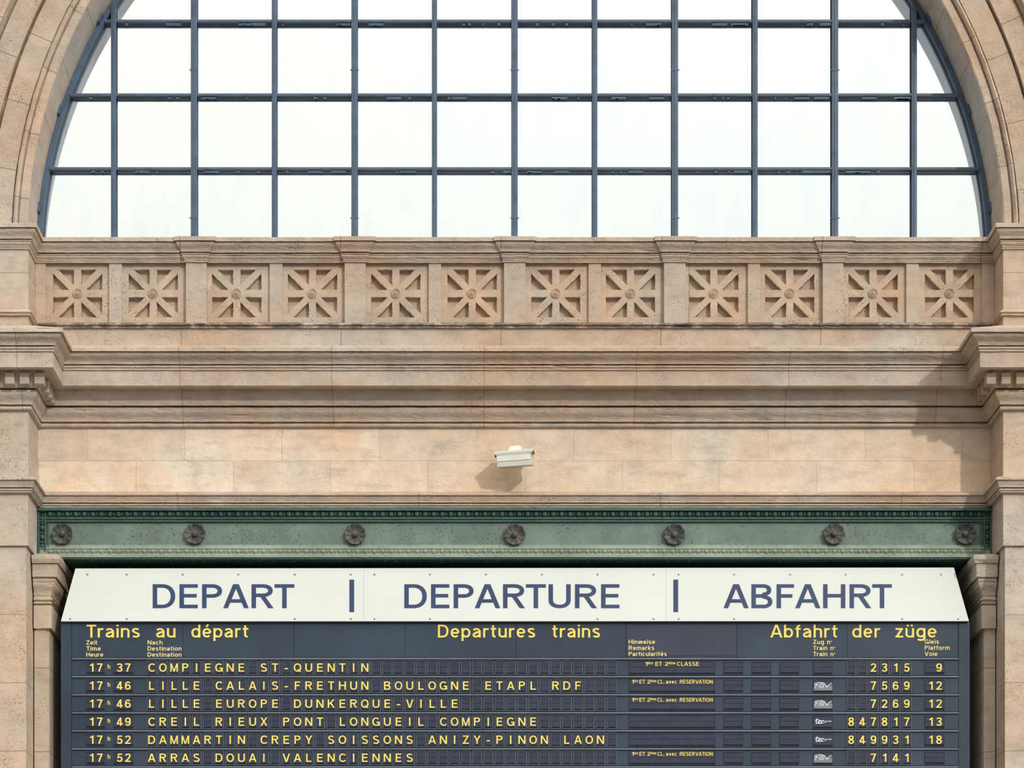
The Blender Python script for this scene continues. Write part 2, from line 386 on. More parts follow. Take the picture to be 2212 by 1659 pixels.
# architrave moulding over the beam
arc = [(1061, -.03), (1064.5, .095), (1065, .10), (1069.5, .10), (1070, .078), (1071, .078)] + s_curve((1072, .076), (1085.5, .058), 4) + \
      [(1086, .01), (1088, .01), (1088.6, .054), (1091, .056), (1092, .046), (1097, .034), (1098.5, -.03)]
mb = MB(); sweep(mb, pathC, zprof(arc), jit=0.0015, seed=3); struct(mb.build('trim_4', M['pier']))
# ------------------------------------------------------------------ parapet with star panels
PB = -0.18                                  # face of the strips
big = [(401, 446), (744, 790), (1088.5, 1135), (1434, 1481), (1777, 1822)]
small = [(235, 263), (582, 610), (925.5, 953), (1271, 1298), (1615, 1642), (1957.5, 1985)]
ends = [(73, 98.5), (2121, 2152)]
path = [(XO0, -PD), (XL, -PD), (XL, PB)]
PR = 0.022
for a, b2 in big:
    xa, xb = PX(a, PB - PR), PX(b2, PB - PR)
    path += [(xa, PB), (xa, PB - PR), (xb, PB - PR), (xb, PB)]
path += [(XR, PB), (XR, -PD), (XO1, -PD)]
cop = [(512.2, .03), (512.2, .10), (512.6, .11), (521, .11), (521.8, .078), (523.2, .078)] + s_curve((523.5, .09), (545.5, .045), 7) + \
      [(546.3, .0), (548.2, .0), (548.8, .042), (550.4, .042), (551, .030), (553, .036)] + s_curve((553, .036), (564, .010), 4) + [(564.6, .0), (565.4, .018), (567.6, .016), (568.4, .0)]
zp = zprof(cop, PB); zp[0] = (.03, zp[1][1])
bas = [(696.6, .0), (697, .012)] + torus(697.6, 704, .02, .022, 5) + [(704.8, .022), (706, .030), (708.4, .028), (709, .0)]
zb = zprof(bas, PB); zpl = [(.004, zb[-1][1]), (.004, PZ(753, PB))]
ns = len(path) - 1
parapet = empty('stone_parapet', (ARC[0], PB, PZ(752, PB)))
tag(parapet, 'carved limestone parapet with a row of star-shaped panels under the arched window', 'balustrade')
mb = MB(); sweep(mb, path, zp, range(2, ns - 2), jit=0.0022, seed=11); mb.box(XL, XR, PB - .05, -.012, zp[1][1] - .04, zp[1][1] - .003); mb.build('coping', M['parapet'], parapet)
mb = MB(); sweep(mb, path, zp, (0, 1, ns - 2, ns - 1), jit=0.0022, seed=12); zk = zp[1][1]; mb.box(XO0, XL + .06, -PD - .05, 1.1, zk - .04, zk - .003); mb.box(XR - .06, XO1, -PD - .05, 1.1, zk - .04, zk - .003); struct(mb.build('trim_5', M['pier']))
path2 = [(XO0, -PD), (XL, -PD), (XL, PB), (XR, PB), (XR, -PD), (XO1, -PD)]
mb = MB(); sweep(mb, path2, zb, (2,), jit=0.004, seed=21, step=.04); mb.build('base_moulding', M['crust'], parapet)
mb = MB(); sweep(mb, path2, zb, (0, 1, 3, 4), jit=0.003, seed=22); struct(mb.build('trim_6', M['pier']))
zt, zbm = PZ(567.5, PB - .016), PZ(697.5, PB)
mb = MB(); mb.box(XL, XR, PB - .004, -.012, PZ(756, PB), zbm - .045); mb.build('plinth', M['parapet'], parapet)
mb = MB(); mb.box(XL, XR, -.06, -.012, zbm - .05, ZS); mb.build('core', M['parapet'], parapet)
for a, b2 in big:
    mb = MB(); mb.bbox(PX(a, PB - PR), PX(b2, PB - PR), PB - PR, -.05, zbm - .03, zt + .03, .004); mb.build('wide_strip', M['parapet'], parapet)
for a, b2 in small:
    mb = MB(); mb.bbox(PX(a, PB), PX(b2, PB), PB, -.05, zbm - .03, zt + .03, .004); mb.build('narrow_strip', M['parapet'], parapet)
for a, b2 in ends:
    mb = MB(); mb.bbox(max(XL, PX(a, PB)), min(XR, PX(b2, PB)), PB, -.05, zbm - .03, zt + .03, .004); mb.build('end_strip', M['parapet'], parapet)
YP = -0.148                                 # face of the star panels
sc = K * (D + YP) / D
def filled(splines, extrude):
    cu = bpy.data.curves.new('outline', 'CURVE'); cu.dimensions = '2D'; cu.fill_mode = 'BOTH'; cu.extrude = extrude
    for sp_ in splines:
        s_ = cu.splines.new('POLY'); s_.points.add(len(sp_) - 1); s_.use_cyclic_u = True
        for i, (x, y) in enumerate(sp_): s_.points[i].co = (x, y, 0, 1)
    ob = bpy.data.objects.new('outline', cu); COL.objects.link(ob)
    me = bpy.data.meshes.new_from_object(ob)
    vs = [tuple(v.co) for v in me.vertices]; fs = [tuple(p.vertices) for p in me.polygons]
    bpy.data.objects.remove(ob); bpy.data.meshes.remove(me); bpy.data.curves.remove(cu)
    return vs, fs
def rough_edge(p, q, n, amp, rnd):
    out = []
    for i in range(n):
        u = i / n; j = 0 if i == 0 else amp
        out.append((p[0] + (q[0] - p[0]) * u + rnd.uniform(-j, j), p[1] + (q[1] - p[1]) * u + rnd.uniform(-j, j)))
    return out
def star_mesh(wl, wr, seed):
    rnd = random.Random(seed); H, W, a, d = 51.5, 53.2, 7.8, 10.2
    tris = []
    for sx in (1, -1):
        for sz in (1, -1):
            tris.append([(sx * a, sz * H), (sx * (H - d), sz * H), (sx * a, sz * (a + d))])
            tris.append([(sx * W, sz * a), (sx * W, sz * (W - d)), (sx * (a + d), sz * a)])
    sps = [[(-wl * sc, -63 * sc), (wr * sc, -63 * sc), (wr * sc, 65.5 * sc), (-wl * sc, 65.5 * sc)]]
    for tr in tris:
        e = []
        for i in range(3): e += rough_edge(tr[i], tr[(i + 1) % 3], 7, 0.55, rnd)
        sps.append([(x * sc, y * sc) for x, y in e])
    vs, fs = filled(sps, 0.035)
    mb = MB(); mb.add([(x, -z + .035, y) for x, y, z in vs], fs)
    mb.box(-wl * sc, wr * sc, .062, .085, -63 * sc, 65.5 * sc)
    return mb
cents = [167.7, 331, 511.5, 675, 855, 1020, 1200.5, 1362, 1542, 1706, 1886, 2051]
lims = [(98.5, 235), (263, 401), (446, 582), (610, 744), (790, 925.5), (953, 1088.5), (1135, 1271), (1298, 1434), (1481, 1615), (1642, 1777), (1822, 1957.5), (1985, 2121)]
mbr = MB()
mbr.lathe(0, 0, [(.052, .0), (.052, -.012), (.046, -.016), (.040, -.006), (.034, -.004), (.031, -.016), (.026, -.018), (.020, -.008), (.016, -.010), (.013, -.022), (.006, -.026)], 28)
ros_me, _ = mbr.mesh('rosette', [M['panel']], Vector((0, 0, 0)))
for p in ros_me.polygons: p.use_smooth = False
for i, (c_, (l0, l1)) in enumerate(zip(cents, lims)):
    me, _ = star_mesh(c_ - l0 + 1, l1 - c_ + 1, i).mesh('star_panel', [M['panel']], Vector((0, 0, 0)))
    o = place('star_panel', me, (PX(c_, YP), YP, PZ(634, YP)), parapet)
    place('rosette', ros_me, (PX(c_, YP), YP + .001, PZ(634, YP)), o)
# ------------------------------------------------------------------ window
YF = 0.04
win = empty('window_1', (ARC[0], YF, ZS)); struct(win)
A0 = math.asin((ZS - ARC[1]) / RA)
mb = MB(); revolve(mb, [(RA - .002, YF + .09), (RA - .075, YF + .09), (RA - .075, YF + .06), (RA - .058, YF + .06), (RA - .058, YF - .01), (RA - .002, YF - .01), (RA - .002, YF + .09)], A0, math.pi - A0, 200)
for k in range(2, 62, 4):                    # small cleats along the ring
    a = R(k * 3.0); c0 = Vector((ARC[0] + (RA - .012) * math.cos(a), YF - .03, ARC[1] + (RA - .012) * math.sin(a)))
    if c0.z < ZS + .1: continue
    mb.box(-.012, .012, -.03, .03, -.05, .05, 0, Matrix.Translation(c0) @ Matrix.Rotation(-a, 4, 'Y'))
mb.build('frame', M['steel'], win)
vx = [246, 419.5, 593, 766, 938.5, 1111.5, 1284.5, 1457.5, 1630.5, 1803, 1974]
def chord(x): return ARC[1] + math.sqrt(max(0, (RA - .05) ** 2 - (x - ARC[0]) ** 2))
for i, p in enumerate(vx):
    x = PX(p, YF); hw = .034 if i % 2 else .028; zt_ = chord(x); mb = MB()
    mb.bbox(x - hw, x + hw, YF - .03, YF - .012, ZS - .02, zt_, .004)
    mb.box(x - .009, x + .009, YF - .012, YF + .07, ZS - .02, zt_)
    mb.box(x - hw, x + hw, YF + .07, YF + .085, ZS - .02, zt_)
    mb.box(x - .006, x + .006, YF - .038, YF - .03, ZS - .02, zt_)
    if i % 2:
        for zz in (11.50, 13.1, 14.7):
            if zz < zt_: mb.box(x - hw - .012, x + hw + .012, YF - .034, YF - .026, zz - .006, zz + .006)
    mb.build('mullion', M['steel'], win)
for k in range(0, 6):
    z = PZ(366.0 - k * 159.3, YF); half = math.sqrt(max(0.01, (RA - .05) ** 2 - (z - ARC[1]) ** 2)); mb = MB()
    x0, x1 = ARC[0] - half, ARC[0] + half
    mb.bbox(x0, x1, YF - .022, YF + .0, z - .012, z + .016, .003)
    mb.box(x0, x1, YF + .0, YF + .07, z - .004, z + .008)
    mb.box(x0, x1, YF + .055, YF + .075, z - .030, z - .012)
    rnd = random.Random(k)
    for i in range(11):                      # glazing clips hanging under the bar
        xs = (([x0] + [PX(p, YF) for p in vx] + [x1])[i:i + 2])
        if xs[1] - xs[0] < .25 or xs[1] > x1 + .01: continue
        for _ in range(rnd.randint(2, 4)):
            xx = rnd.uniform(xs[0] + .06, xs[1] - .12); ww = rnd.choice((.015, .03, .16)); yj = rnd.uniform(0, .006)
            mb.box(xx, xx + ww, YF - .006 - yj, YF + .012 + yj, z - .036, z - .01)
    mb.build('transom', M['steel'], win)
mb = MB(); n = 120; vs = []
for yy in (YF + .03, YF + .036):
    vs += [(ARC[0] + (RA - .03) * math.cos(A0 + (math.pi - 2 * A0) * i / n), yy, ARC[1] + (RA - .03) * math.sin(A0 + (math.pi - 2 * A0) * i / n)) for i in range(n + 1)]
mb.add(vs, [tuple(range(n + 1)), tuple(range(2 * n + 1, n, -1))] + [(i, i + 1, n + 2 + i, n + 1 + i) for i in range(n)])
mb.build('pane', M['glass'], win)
# ================================================================== GREEN LINTEL BEAM
YB = -0.03
bx0, bx1 = PX(82.5, YB - .03), PX(2141.5, YB - .03)
beam = empty('lintel_beam', (ARC[0], 0, PZ(1206, -.07)))
tag(beam, 'long green painted cast iron beam with beaded borders above the departure board', 'beam')
zt, zb_ = PZ(1098, -.06), PZ(1205, -.07)
mb = MB()
mb.box(bx0, bx1, YB, .30, zb_ + .02, zt - .005)
mb.build('web', M['green'], beam)
def hbar(mb, pts, x0, x1, base):
    pr_ = [(o, PZ(py, base - o)) for py, o in pts]
    mb.add([(x0, base - o, z) for o, z in pr_] + [(x1, base - o, z) for o, z in pr_], [(i, i + 1, len(pr_) + i + 1, len(pr_) + i) for i in range(len(pr_) - 1)])
def bead_row(mb, x0, x1, y, z, rb, pitch, sq=1.0, vertical=False, mi=0):
    n = int(abs(x1 - x0) / pitch)
    for i in range(n):
        c0 = x0 + (i + .5) * (x1 - x0) / n
        for off, ra, rl in ((0, rb, pitch * .34), (pitch * .42, rb * .75, pitch * .045), (pitch * .54, rb * .75, pitch * .045)):
            ns_, nr = 8, (5 if off == 0 else 2); vs = []; fs = []
            for k in range(nr + 1):
                u = -1 + 2 * k / nr; rr = ra * (math.sqrt(max(0.06, 1 - u * u)) if off == 0 else 1.0)
                for q in range(ns_):
                    a = 2 * math.pi * q / ns_
                    p = (c0 + off + u * rl, y + rr * math.sin(a), z + rr * math.cos(a) * sq)
                    if vertical: p = (z + rr * math.cos(a) * sq, y + rr * math.sin(a), c0 + off + u * rl)
                    vs.append(p)
            for k in range(nr):
                for q in range(ns_):
                    q2 = (q + 1) % ns_; fs.append((k * ns_ + q, k * ns_ + q2, (k + 1) * ns_ + q2, (k + 1) * ns_ + q))
            fs += [tuple(range(ns_ - 1, -1, -1)), tuple(nr * ns_ + q for q in range(ns_))]
            mb.add(vs, fs, mi)
ex0, ex1 = bx0 + .085, bx1 - .085
mb = MB(); hbar(mb, [(1097.5, .0), (1097.8, .075), (1102.6, .075), (1103, .05), (1104, .03), (1107, .014), (1115, .014), (1117.5, .022), (1118, .034), (1121, .034), (1121.6, .018), (1123.4, .018), (1124, .026), (1127, .026), (1127.6, .010), (1129, .010), (1129.5, 0)], bx0, bx1, YB)
bead_row(mb, ex0, ex1, YB - .024, PZ(1110.5, YB - .024), .034, .0915); mb.build('upper_moulding', M['teal'], beam)
mb = MB(); hbar(mb, [(1177, 0), (1177.6, .012), (1181, .014), (1182, .026), (1185.4, .030), (1186, .018), (1187, .022), (1197, .040), (1197.6, .058), (1198.4, .062), (1203.6, .062), (1204.2, .058), (1205, -.2)], bx0, bx1, YB)
bead_row(mb, ex0, ex1, YB - .030, PZ(1191.5, YB - .030), .026, .0915); mb.build('lower_moulding', M['pale'], beam)
za, zz_ = PZ(1190, YB - .03), PZ(1109, YB - .03)
for s, xx in ((1, bx0), (-1, bx1)):
    mb = MB(); x_ = lambda d0: xx + s * d0
    a, b2 = sorted((x_(0), x_(.016))); mb.box(a, b2, YB - .05, YB + .02, zb_ + .01, zt)
    a, b2 = sorted((x_(.070), x_(.084))); mb.box(a, b2, YB - .04, YB + .02, za, zz_)
    a, b2 = sorted((x_(.100), x_(.112))); mb.box(a, b2, YB - .02, YB + .02, za, zz_)
    bead_row(mb, za, zz_, YB - .012, x_(.043), .028, .0915, vertical=True)
    mb.build('end_moulding', M['teal'], beam)
mb = MB(); zso = PZ(1205, YB - .05) - .012
mb.box(bx0 + .02, bx1 - .02, YB - .05, .34, zso, zso + .012)
for yy in (.0, .26):
    for i in range(84):
        x = bx0 + .08 + i * (bx1 - bx0 - .16) / 83
        q = 6; vs = [(x + .014 * math.cos(2 * math.pi * k / q), yy + .014 * math.sin(2 * math.pi * k / q), zso) for k in range(q)]
        vs += [(x + .008 * math.cos(2 * math.pi * k / q), yy + .008 * math.sin(2 * math.pi * k / q), zso - .010) for k in range(q)]
        mb.add(vs, [(k, (k + 1) % q, q + (k + 1) % q, q + k) for k in range(q)] + [tuple(range(q, 2 * q))])
mb.build('soffit_plate', M['teal'], beam)
def petal(r, y, a):
    if r < .03: return r, y
    c_ = abs(math.cos(a * 5)) ** .6; f = max(0, (r - .03) / .085)
    return r * (1 - .08 * f * (1 - c_)), y + .020 * f * (1 - c_)
mb = MB(); mb.lathe(0, 0, [(.075, 0), (.105, -.020), (.116, -.050), (.112, -.060), (.098, -.050), (.075, -.032), (.050, -.022), (.032, -.020)], 100, 0, petal)
ro_me, _ = mb.mesh('rosette', [M['rosette']], Vector((0, 0, 0)))
mb = MB(); mb.lathe(0, 0, [(.032, -.005), (.032, -.040), (.027, -.056), (.015, -.066), (.004, -.069)], 18); hub_me, _ = mb.mesh('hub', [M['rosette']], Vector((0, 0, 0)))
for i, (px, py) in enumerate([(134, 1153), (421, 1153), (767, 1154), (1112, 1155), (1457, 1154.5), (1802, 1153.5), (2086, 1153)]):
    o = place('rosette', ro_me, (PX(px, YB - .04), YB, PZ(py, YB - .04)), beam); 
    h = place('hub', hub_me, (PX(px, YB - .04), YB, PZ(py, YB - .04)), o)
    o.rotation_euler = (0, i * .37, 0)
# ================================================================== PILASTERS
cap = [(1196, -.05), (1198.5, .138), (1199, .145), (1207, .145), (1216, .128), (1217, .105), (1218, .105), (1219, .112), (1222, .108), (1246, .104), (1247, .07), (1249, .07), (1250, .082), (1255, .080)] + \
      s_curve((1256, .078), (1286, .026), 8) + [(1287, .018), (1291, .018)] + torus(1292, 1297, .03, .018, 4) + [(1298, .022), (1300, .022)] + torus(1300.5, 1305, .028, .014, 4) + \
      [(1306, .008), (1307, .008), (1308, .034), (1357, .034), (1358.5, .0), (1361, .0)]
for nm, s, xe, lab in (('l', 1, PX(106, -.16), 'stone pilaster with a stepped capital at the left edge of the departure board'),
                       ('r', -1, PX(2125.5, -.16), 'stone pilaster with a stepped capital at the right edge of the departure board')):
    xb = (XL - .010) if s == 1 else (XR + .010)
    pil = empty('pilaster', (xe, -.16, 0)); tag(pil, lab, 'pilaster', 'pilasters flanking the departure board')
    pth = [(xb, -.16), (xe, -.16), (xe, .5)] if s == 1 else [(xe, .5), (xe, -.16), (xb, -.16)]
    zpr = zprof(cap, -.16)
    mb = MB(); sweep(mb, pth, zpr, jit=0.003, step=.03, seed=5 * s); mb.build('capital', M['capital'], pil)
    mb = MB(); a, b2 = sorted((xb, xe)); zsh = zpr[-1][1] + .03
    c = .03
    vs = [(xb, -.16), (xe - s * c, -.16), (xe - s * c * .8, -.16 + c * .4), (xe - s * c * .2, -.16 + c * .4), (xe, -.16 + c), (xe, .5), (xb, .5)]
    mb.add([(x, y, 0) for x, y in vs] + [(x, y, zsh) for x, y in vs], [(i, (i + 1) % 7, 7 + (i + 1) % 7, 7 + i) for i in range(7)] + [tuple(range(7)), tuple(range(7, 14))])
    mb.build('shaft', M['capital'], pil)
# ================================================================== WALL LAMP
lx, lz = PX(1113, -.24), PZ(992.5, -.24)
lamp = empty('wall_floodlight', (lx, 0, lz))
tag(lamp, 'white box floodlight bolted to the stone frieze above the green beam', 'lamp')
T = Matrix.Translation((lx, -.25, lz)) @ Matrix.Rotation(R(-13), 4, 'Z') @ Matrix.Rotation(R(13), 4, 'X')
def lampbox(x0, x1, y0, y1, z0, z1, slope=0.0, mi=0, mb=None, c=.008):
    vs = [(x0, y0 + slope, z0), (x1, y0 + slope, z0), (x1, y1, z0), (x0, y1, z0), (x0, y0, z1), (x1, y0, z1), (x1, y1, z1), (x0, y1, z1)]
    mb.add([T @ Vector(v) for v in vs], [(0, 3, 2, 1), (4, 5, 6, 7), (0, 1, 5, 4), (1, 2, 6, 5), (2, 3, 7, 6), (3, 0, 4, 7)], mi)
mb = MB(); lampbox(-.185, .188, -.09, .09, -.078, .062, .0, 0, mb); mb.build('body', M['lampside'], lamp)
mb = MB(); lampbox(-.180, .182, -.108, -.088, -.022, .056, .0, 0, mb); lampbox(-.180, .182, -.104, -.075, -.076, -.026, .012, 0, mb); mb.build('front_glass', M['lampwhite'], lamp)
mb = MB(); lampbox(-.200, .205, -.118, .11, .060, .082, 0, 0, mb); lampbox(-.197, .202, -.114, -.104, .046, .060, 0, 0, mb); mb.build('lid', M['lampwhite'], lamp)
for x in (-.204, .206):
    mb = MB(); lampbox(x - .008, x + .008, -.05, -.01, .030, .074, 0, 0, mb); lampbox(x - .013, x + .013, -.04, -.02, .045, .058, 0, 0, mb); mb.build('clip', M['lampdark'], lamp)
mb = MB()
ring = [(-.075, .086), (-.062, .115), (-.040, .132), (.045, .138), (.058, .120), (.060, .086)]
vs = [T @ Vector((x, -.01, z)) for x, z in ring] + [T @ Vector((x, .07, z)) for x, z in ring]
mb.add(vs, [tuple(range(6)), tuple(range(11, 5, -1))] + [(i, (i + 1) % 6, 6 + (i + 1) % 6, 6 + i) for i in range(6)]); mb.build('junction_box', M['lampwhite'], lamp)
mb = MB(); mb.box(lx - .03, lx + .03, -.20, .002, lz + .05, lz + .085); mb.box(lx - .06, lx + .07, -.012, .002, lz + .0, lz + .13); mb.build('bracket', M['lampside'], lamp)
# ================================================================== DEPARTURE BOARD
YD = -0.12; bs = K * (D + YD) / D
def BX(p): return PX(p, YD)
def BZ(p): return PZ(p, YD)
board = empty('departure_board', (BX(1113), YD, BZ(1760)))
tag(board, 'large dark blue split-flap departure board with white header filling the opening', 'departure board')
# sans-serif lettering drawn stroke by stroke (cap height 1)
def stroke_font(ch, s):
    """-> (advance width, list of strips); a strip is a list of (left, right) point pairs"""
    h = s / 2; out = []
    def ln(pts):
        P = [Vector(p) for p in pts]; n = len(P); st = []
        for i in range(n):
            d0 = (P[i] - P[i - 1]).normalized() if i else None; d1 = (P[i + 1] - P[i]).normalized() if i < n - 1 else None
            if d0 is None: d0 = d1
            if d1 is None: d1 = d0
            a, b = Vector((-d0.y, d0.x)), Vector((-d1.y, d1.x)); mt = (a + b) / max(.35, 1 + a.dot(b))
            st.append((P[i] + mt * h, P[i] - mt * h))
        out.append(st)
    def V(x, y0=0.0, y1=1.0): ln([(x, y0), (x, y1)])
    def Hz(y, x0, x1): ln([(x0, y), (x1, y)])
    def dg(x0, y0, x1, y1, k=1.0):
        d = Vector((x1 - x0, y1 - y0)); hw = h * k * d.length / max(1e-4, abs(d.y))
        out.append([(Vector((x0 - hw, y0)), Vector((x0 + hw, y0))), (Vector((x1 - hw, y1)), Vector((x1 + hw, y1)))])
    def arc(cx, cy, rx, ry, a0, a1, n=None):
        n = n or max(5, int(abs(a1 - a0) / 12)); pts = []
        for i in range(n + 1):
            a = R(a0 + (a1 - a0) * i / n); c, q = math.cos(a), math.sin(a); e = 0.90
            pts.append((cx + rx * math.copysign(abs(c) ** e, c), cy + ry * math.copysign(abs(q) ** e, q)))
        return pts
    T = 1 - h; x = .735; XT = x - h; u = ch; w = .6
    if u == ' ': return .34, []
    if u == 'A': w = .80; m = w / 2; dg(h * 1.1, 0, m - h * .25, 1); dg(w - h * 1.1, 0, m + h * .25, 1); Hz(.30, .2, w - .2)
    elif u == 'B':
        w = .66; V(h); ln([(h, T), (w * .55, T)] + arc(w * .55, .755, w * .40 - h, .245 - h, 80, -80) + [(w * .55, .51), (h, .51)]); ln([(h, .51), (w * .55, .51)] + arc(w * .55, .265, w * .45 - h, .265 - h * .9, 80, -80) + [(w * .55, h), (h, h)])
    elif u == 'C': w = .71; ln(arc(.38, .5, .38 - h, .5 - h, 42, 318))
    elif u == 'D': w = .70; V(h); ln([(h, T), (w * .42, T)] + arc(w * .42, .5, w * .58 - h, .5 - h, 84, -84) + [(w * .42, h), (h, h)])
    elif u == 'E': w = .57; V(h); Hz(T, h, w); Hz(.52, h, w * .94); Hz(h, h, w)
    elif u == 'F': w = .55; V(h); Hz(T, h, w); Hz(.51, h, w * .9)
    elif u == 'G': w = .75; ln(arc(.38, .5, .38 - h, .5 - h, 42, 330)); V(w - h, 0.02, .50); Hz(.50 - h, .42, w)
    elif u == 'H': w = .70; V(h); V(w - h); Hz(.52, h, w - h)
    elif u == 'I': w = s; V(h)
    elif u == 'K': w = .70; V(h); dg(s * .8, .38, w - s * .7, 1); dg(.31, .58, w - s * .62, 0)
    elif u == 'L': w = .52; V(h); Hz(h, h, w)
    elif u == 'M': w = .86; V(h); V(w - h); dg(h * 1.3, 1, w / 2, .0, .95); dg(w - h * 1.3, 1, w / 2, .0, .95)
    elif u == 'N': w = .71; V(h); V(w - h); dg(h * 1.25, 1, w - h * 1.25, 0)
    elif u == 'O': w = .78; ln(arc(w / 2, .5, w / 2 - h, .5 - h, 0, 360, 30))
    elif u == 'P': w = .62; V(h); ln([(h, T), (w * .5, T)] + arc(w * .5, .72, w * .5 - h, .28 - h, 80, -80) + [(w * .5, .44 + h), (h, .44 + h)])
    elif u == 'Q': w = .78; ln(arc(w / 2, .5, w / 2 - h, .5 - h, 0, 360, 30)); dg(w * .55, .28, w - h, -.03, .8)
    elif u == 'R': w = .68; V(h); ln([(h, T), (w * .5, T)] + arc(w * .5, .735, w * .47 - h, .265 - h, 80, -80) + [(w * .5, .47 + h), (h, .47 + h)]); dg(w * .50, .50, w - h * 1.15, 0)
    elif u == 'S':
        w = .63; ln(arc(w / 2, .735, w / 2 - h - .015, .265 - h, 28, 250) + [(w * .5, .515)] + arc(w / 2, .27, w / 2 - h, .27 - h, 62, -152))
    elif u == 'T': w = .62; V(w / 2); Hz(T, 0, w)
    elif u == 'U': w = .69; ln([(h, 1), (h, .36)] + arc(w / 2, .34, w / 2 - h, .34 - h, 180, 360) + [(w - h, .36), (w - h, 1)])
    elif u == 'V': w = .74; dg(h * 1.1, 1, w / 2 - h * .2, 0); dg(w - h * 1.1, 1, w / 2 + h * .2, 0)
    elif u == 'X': w = .72; dg(h * 1.2, 0, w - h * 1.4, 1); dg(w - h * 1.2, 0, h * 1.4, 1)
    elif u == 'Y': w = .70; dg(h * 1.15, 1, w / 2, .40); dg(w - h * 1.15, 1, w / 2, .40); V(w / 2, 0, .44)
    elif u == 'Z': w = .63; Hz(T, .02, w - .02); Hz(h, 0, w); dg(h * 1.5, s * .5, w - h * 1.5, 1 - s * .5)
    elif u == '-': w = .34; Hz(.37, 0, w)
    elif u == '.': w = s; V(h, 0, s)
    elif u == '°': w = .2; ln(arc(.1, .62, .055, .055, 0, 360, 12))
    elif u == '1': w = .36; V(w - h); ln([(.02, .74), (.14, .79), (w - h, .97)])
    elif u == '2': w = .56; ln(arc(w / 2, .72, w / 2 - h, .28 - h, 172, -22) + [(w * .62, .42), (h * 1.4, h * 1.3)]); Hz(h, 0, w)
    elif u == '3': w = .57; ln(arc(w / 2, .745, w / 2 - h - .01, .255 - h, 160, -82)); ln(arc(w / 2, .275, w / 2 - h, .275 - h, 82, -160)); Hz(.53, w * .36, w * .6)
    elif u == '4': w = .60; V(w * .74 - h + .02); Hz(.245, 0, w); ln([(h * .7, .27), (w * .74 - h, .96)])
    elif u == '5': w = .57; Hz(T, .13, w - .03); ln([(.17, T), (.11, .50)] + arc(w / 2 - .005, .325, w / 2 - h, .325 - h, 128, -160))
    elif u in '69':
        w = .57; a = arc(w / 2, .32, w / 2 - h, .32 - h, 0, 360, 24); b = [(h, .34)] + arc(w / 2 + .01, .5, w / 2 - h + .01, .5 - h, 170, 40)
        if u == '9': a = [(w - p[0], 1 - p[1]) for p in a]; b = [(w - p[0], 1 - p[1]) for p in b]
        ln(a); ln(b)
    elif u == '7': w = .55; Hz(T, 0, w); ln([(w - h, T), (w * .58, .5), (w * .42, .18), (w * .36, 0)])
    elif u == '8': w = .57; ln(arc(w / 2, .755, w / 2 - h - .02, .245 - h, 0, 360, 22)); ln(arc(w / 2, .275, w / 2 - h, .275 - h, 0, 360, 22))
    elif u == 'a': w = .55; ln(arc(w * .46, XT - .19, w * .46 - h + .02, .19, 155, 60) + [(w - h - .015, .50), (w - h - .015, .0)]); ln([(w - h - .015, .43), (w * .42, .405)] + arc(w * .40, .205, w * .40 - h, .205 - h, 90, 300) + [(w - h - .015, .20)])
    elif u in 'bdpq':
        w = .59; a = arc(w / 2, x / 2, w / 2 - h, x / 2 - h, 0, 360, 24); ln(a)
        if u == 'b': V(h, 0, 1.0)
        elif u == 'd': V(w - h, 0, 1.0)
        elif u == 'p': V(h, -.27, x)
        else: V(w - h, -.27, x)
    elif u == 'c': w = .53; ln(arc(.285, x / 2, .285 - h, x / 2 - h, 45, 315))
    elif u in 'eéè':
        w = .57; ln([(h, x / 2 - .005), (w - h, x / 2 - .005)]); ln(arc(w / 2, x / 2, w / 2 - h, x / 2 - h, 0, 318, 24))
        if u == 'é': dg(w * .46, .83, w * .62, 1.03)
        if u == 'è': dg(w * .54, .83, w * .38, 1.03)
    elif u == 'f': w = .36; ln([(.15, 0), (.15, .80)] + arc(.15 + .16, .80, .16, .2 - h, 180, 88)); Hz(x - h * .9, 0, w)
    elif u == 'g': w = .58; ln(arc(w / 2, x / 2 + .01, w / 2 - h, x / 2 - h, 0, 360, 24)); ln([(w - h, x), (w - h, -.02)] + arc(w / 2, -.06, w / 2 - h, .20 - h, 0, -150))
    elif u in 'hn': w = .55; V(h, 0, 1.0 if u == 'h' else x); ln([(h, x * .62)] + arc(w / 2, x - .25, w / 2 - h, .25 - h, 165, 0) + [(w - h, x - .26), (w - h, 0)])
    elif u == 'i': w = s; V(h, 0, x); V(h, 1 - s * .95, 1)
    elif u == 'k': w = .54; V(h); dg(s * .8, .28, w - s * .7, x); dg(.24, .42, w - s * .6, 0)
    elif u == 'l': w = s; V(h)
    elif u == 'm':
        w = .86; V(h, 0, x); g = (w - s) / 2
        for k in (0, 1): ln([(h + g * k, x * .62)] + arc(h + g * (k + .5), x - .22, g / 2, .22 - h, 165, 0) + [(h + g * (k + 1), x - .24), (h + g * (k + 1), 0)])
    elif u == 'o': w = .59; ln(arc(w / 2, x / 2, w / 2 - h, x / 2 - h, 0, 360, 24))
    elif u == 'r': w = .36; V(h, 0, x); ln([(h, x * .60)] + arc(w * .92, x - .27, w * .92 - h, .27 - h, 160, 84))
    elif u == 's': w = .51; ln(arc(w / 2, x * .74, w / 2 - h - .01, x * .26 - h * .9, 25, 250) + [(w * .5, x * .5)] + arc(w / 2, x * .27, w / 2 - h, x * .27 - h * .9, 62, -152))
    elif u == 't': w = .36; ln([(.15, .95), (.15, .20)] + arc(.15 + .15, .2, .15, .2 - h, 180, 275)); Hz(x - h * .9, 0, w)
    elif u in 'uü':
        w = .55; V(w - h, 0, x); ln([(h, x), (h, .26)] + arc(w / 2, .25, w / 2 - h, .25 - h, 180, 345))
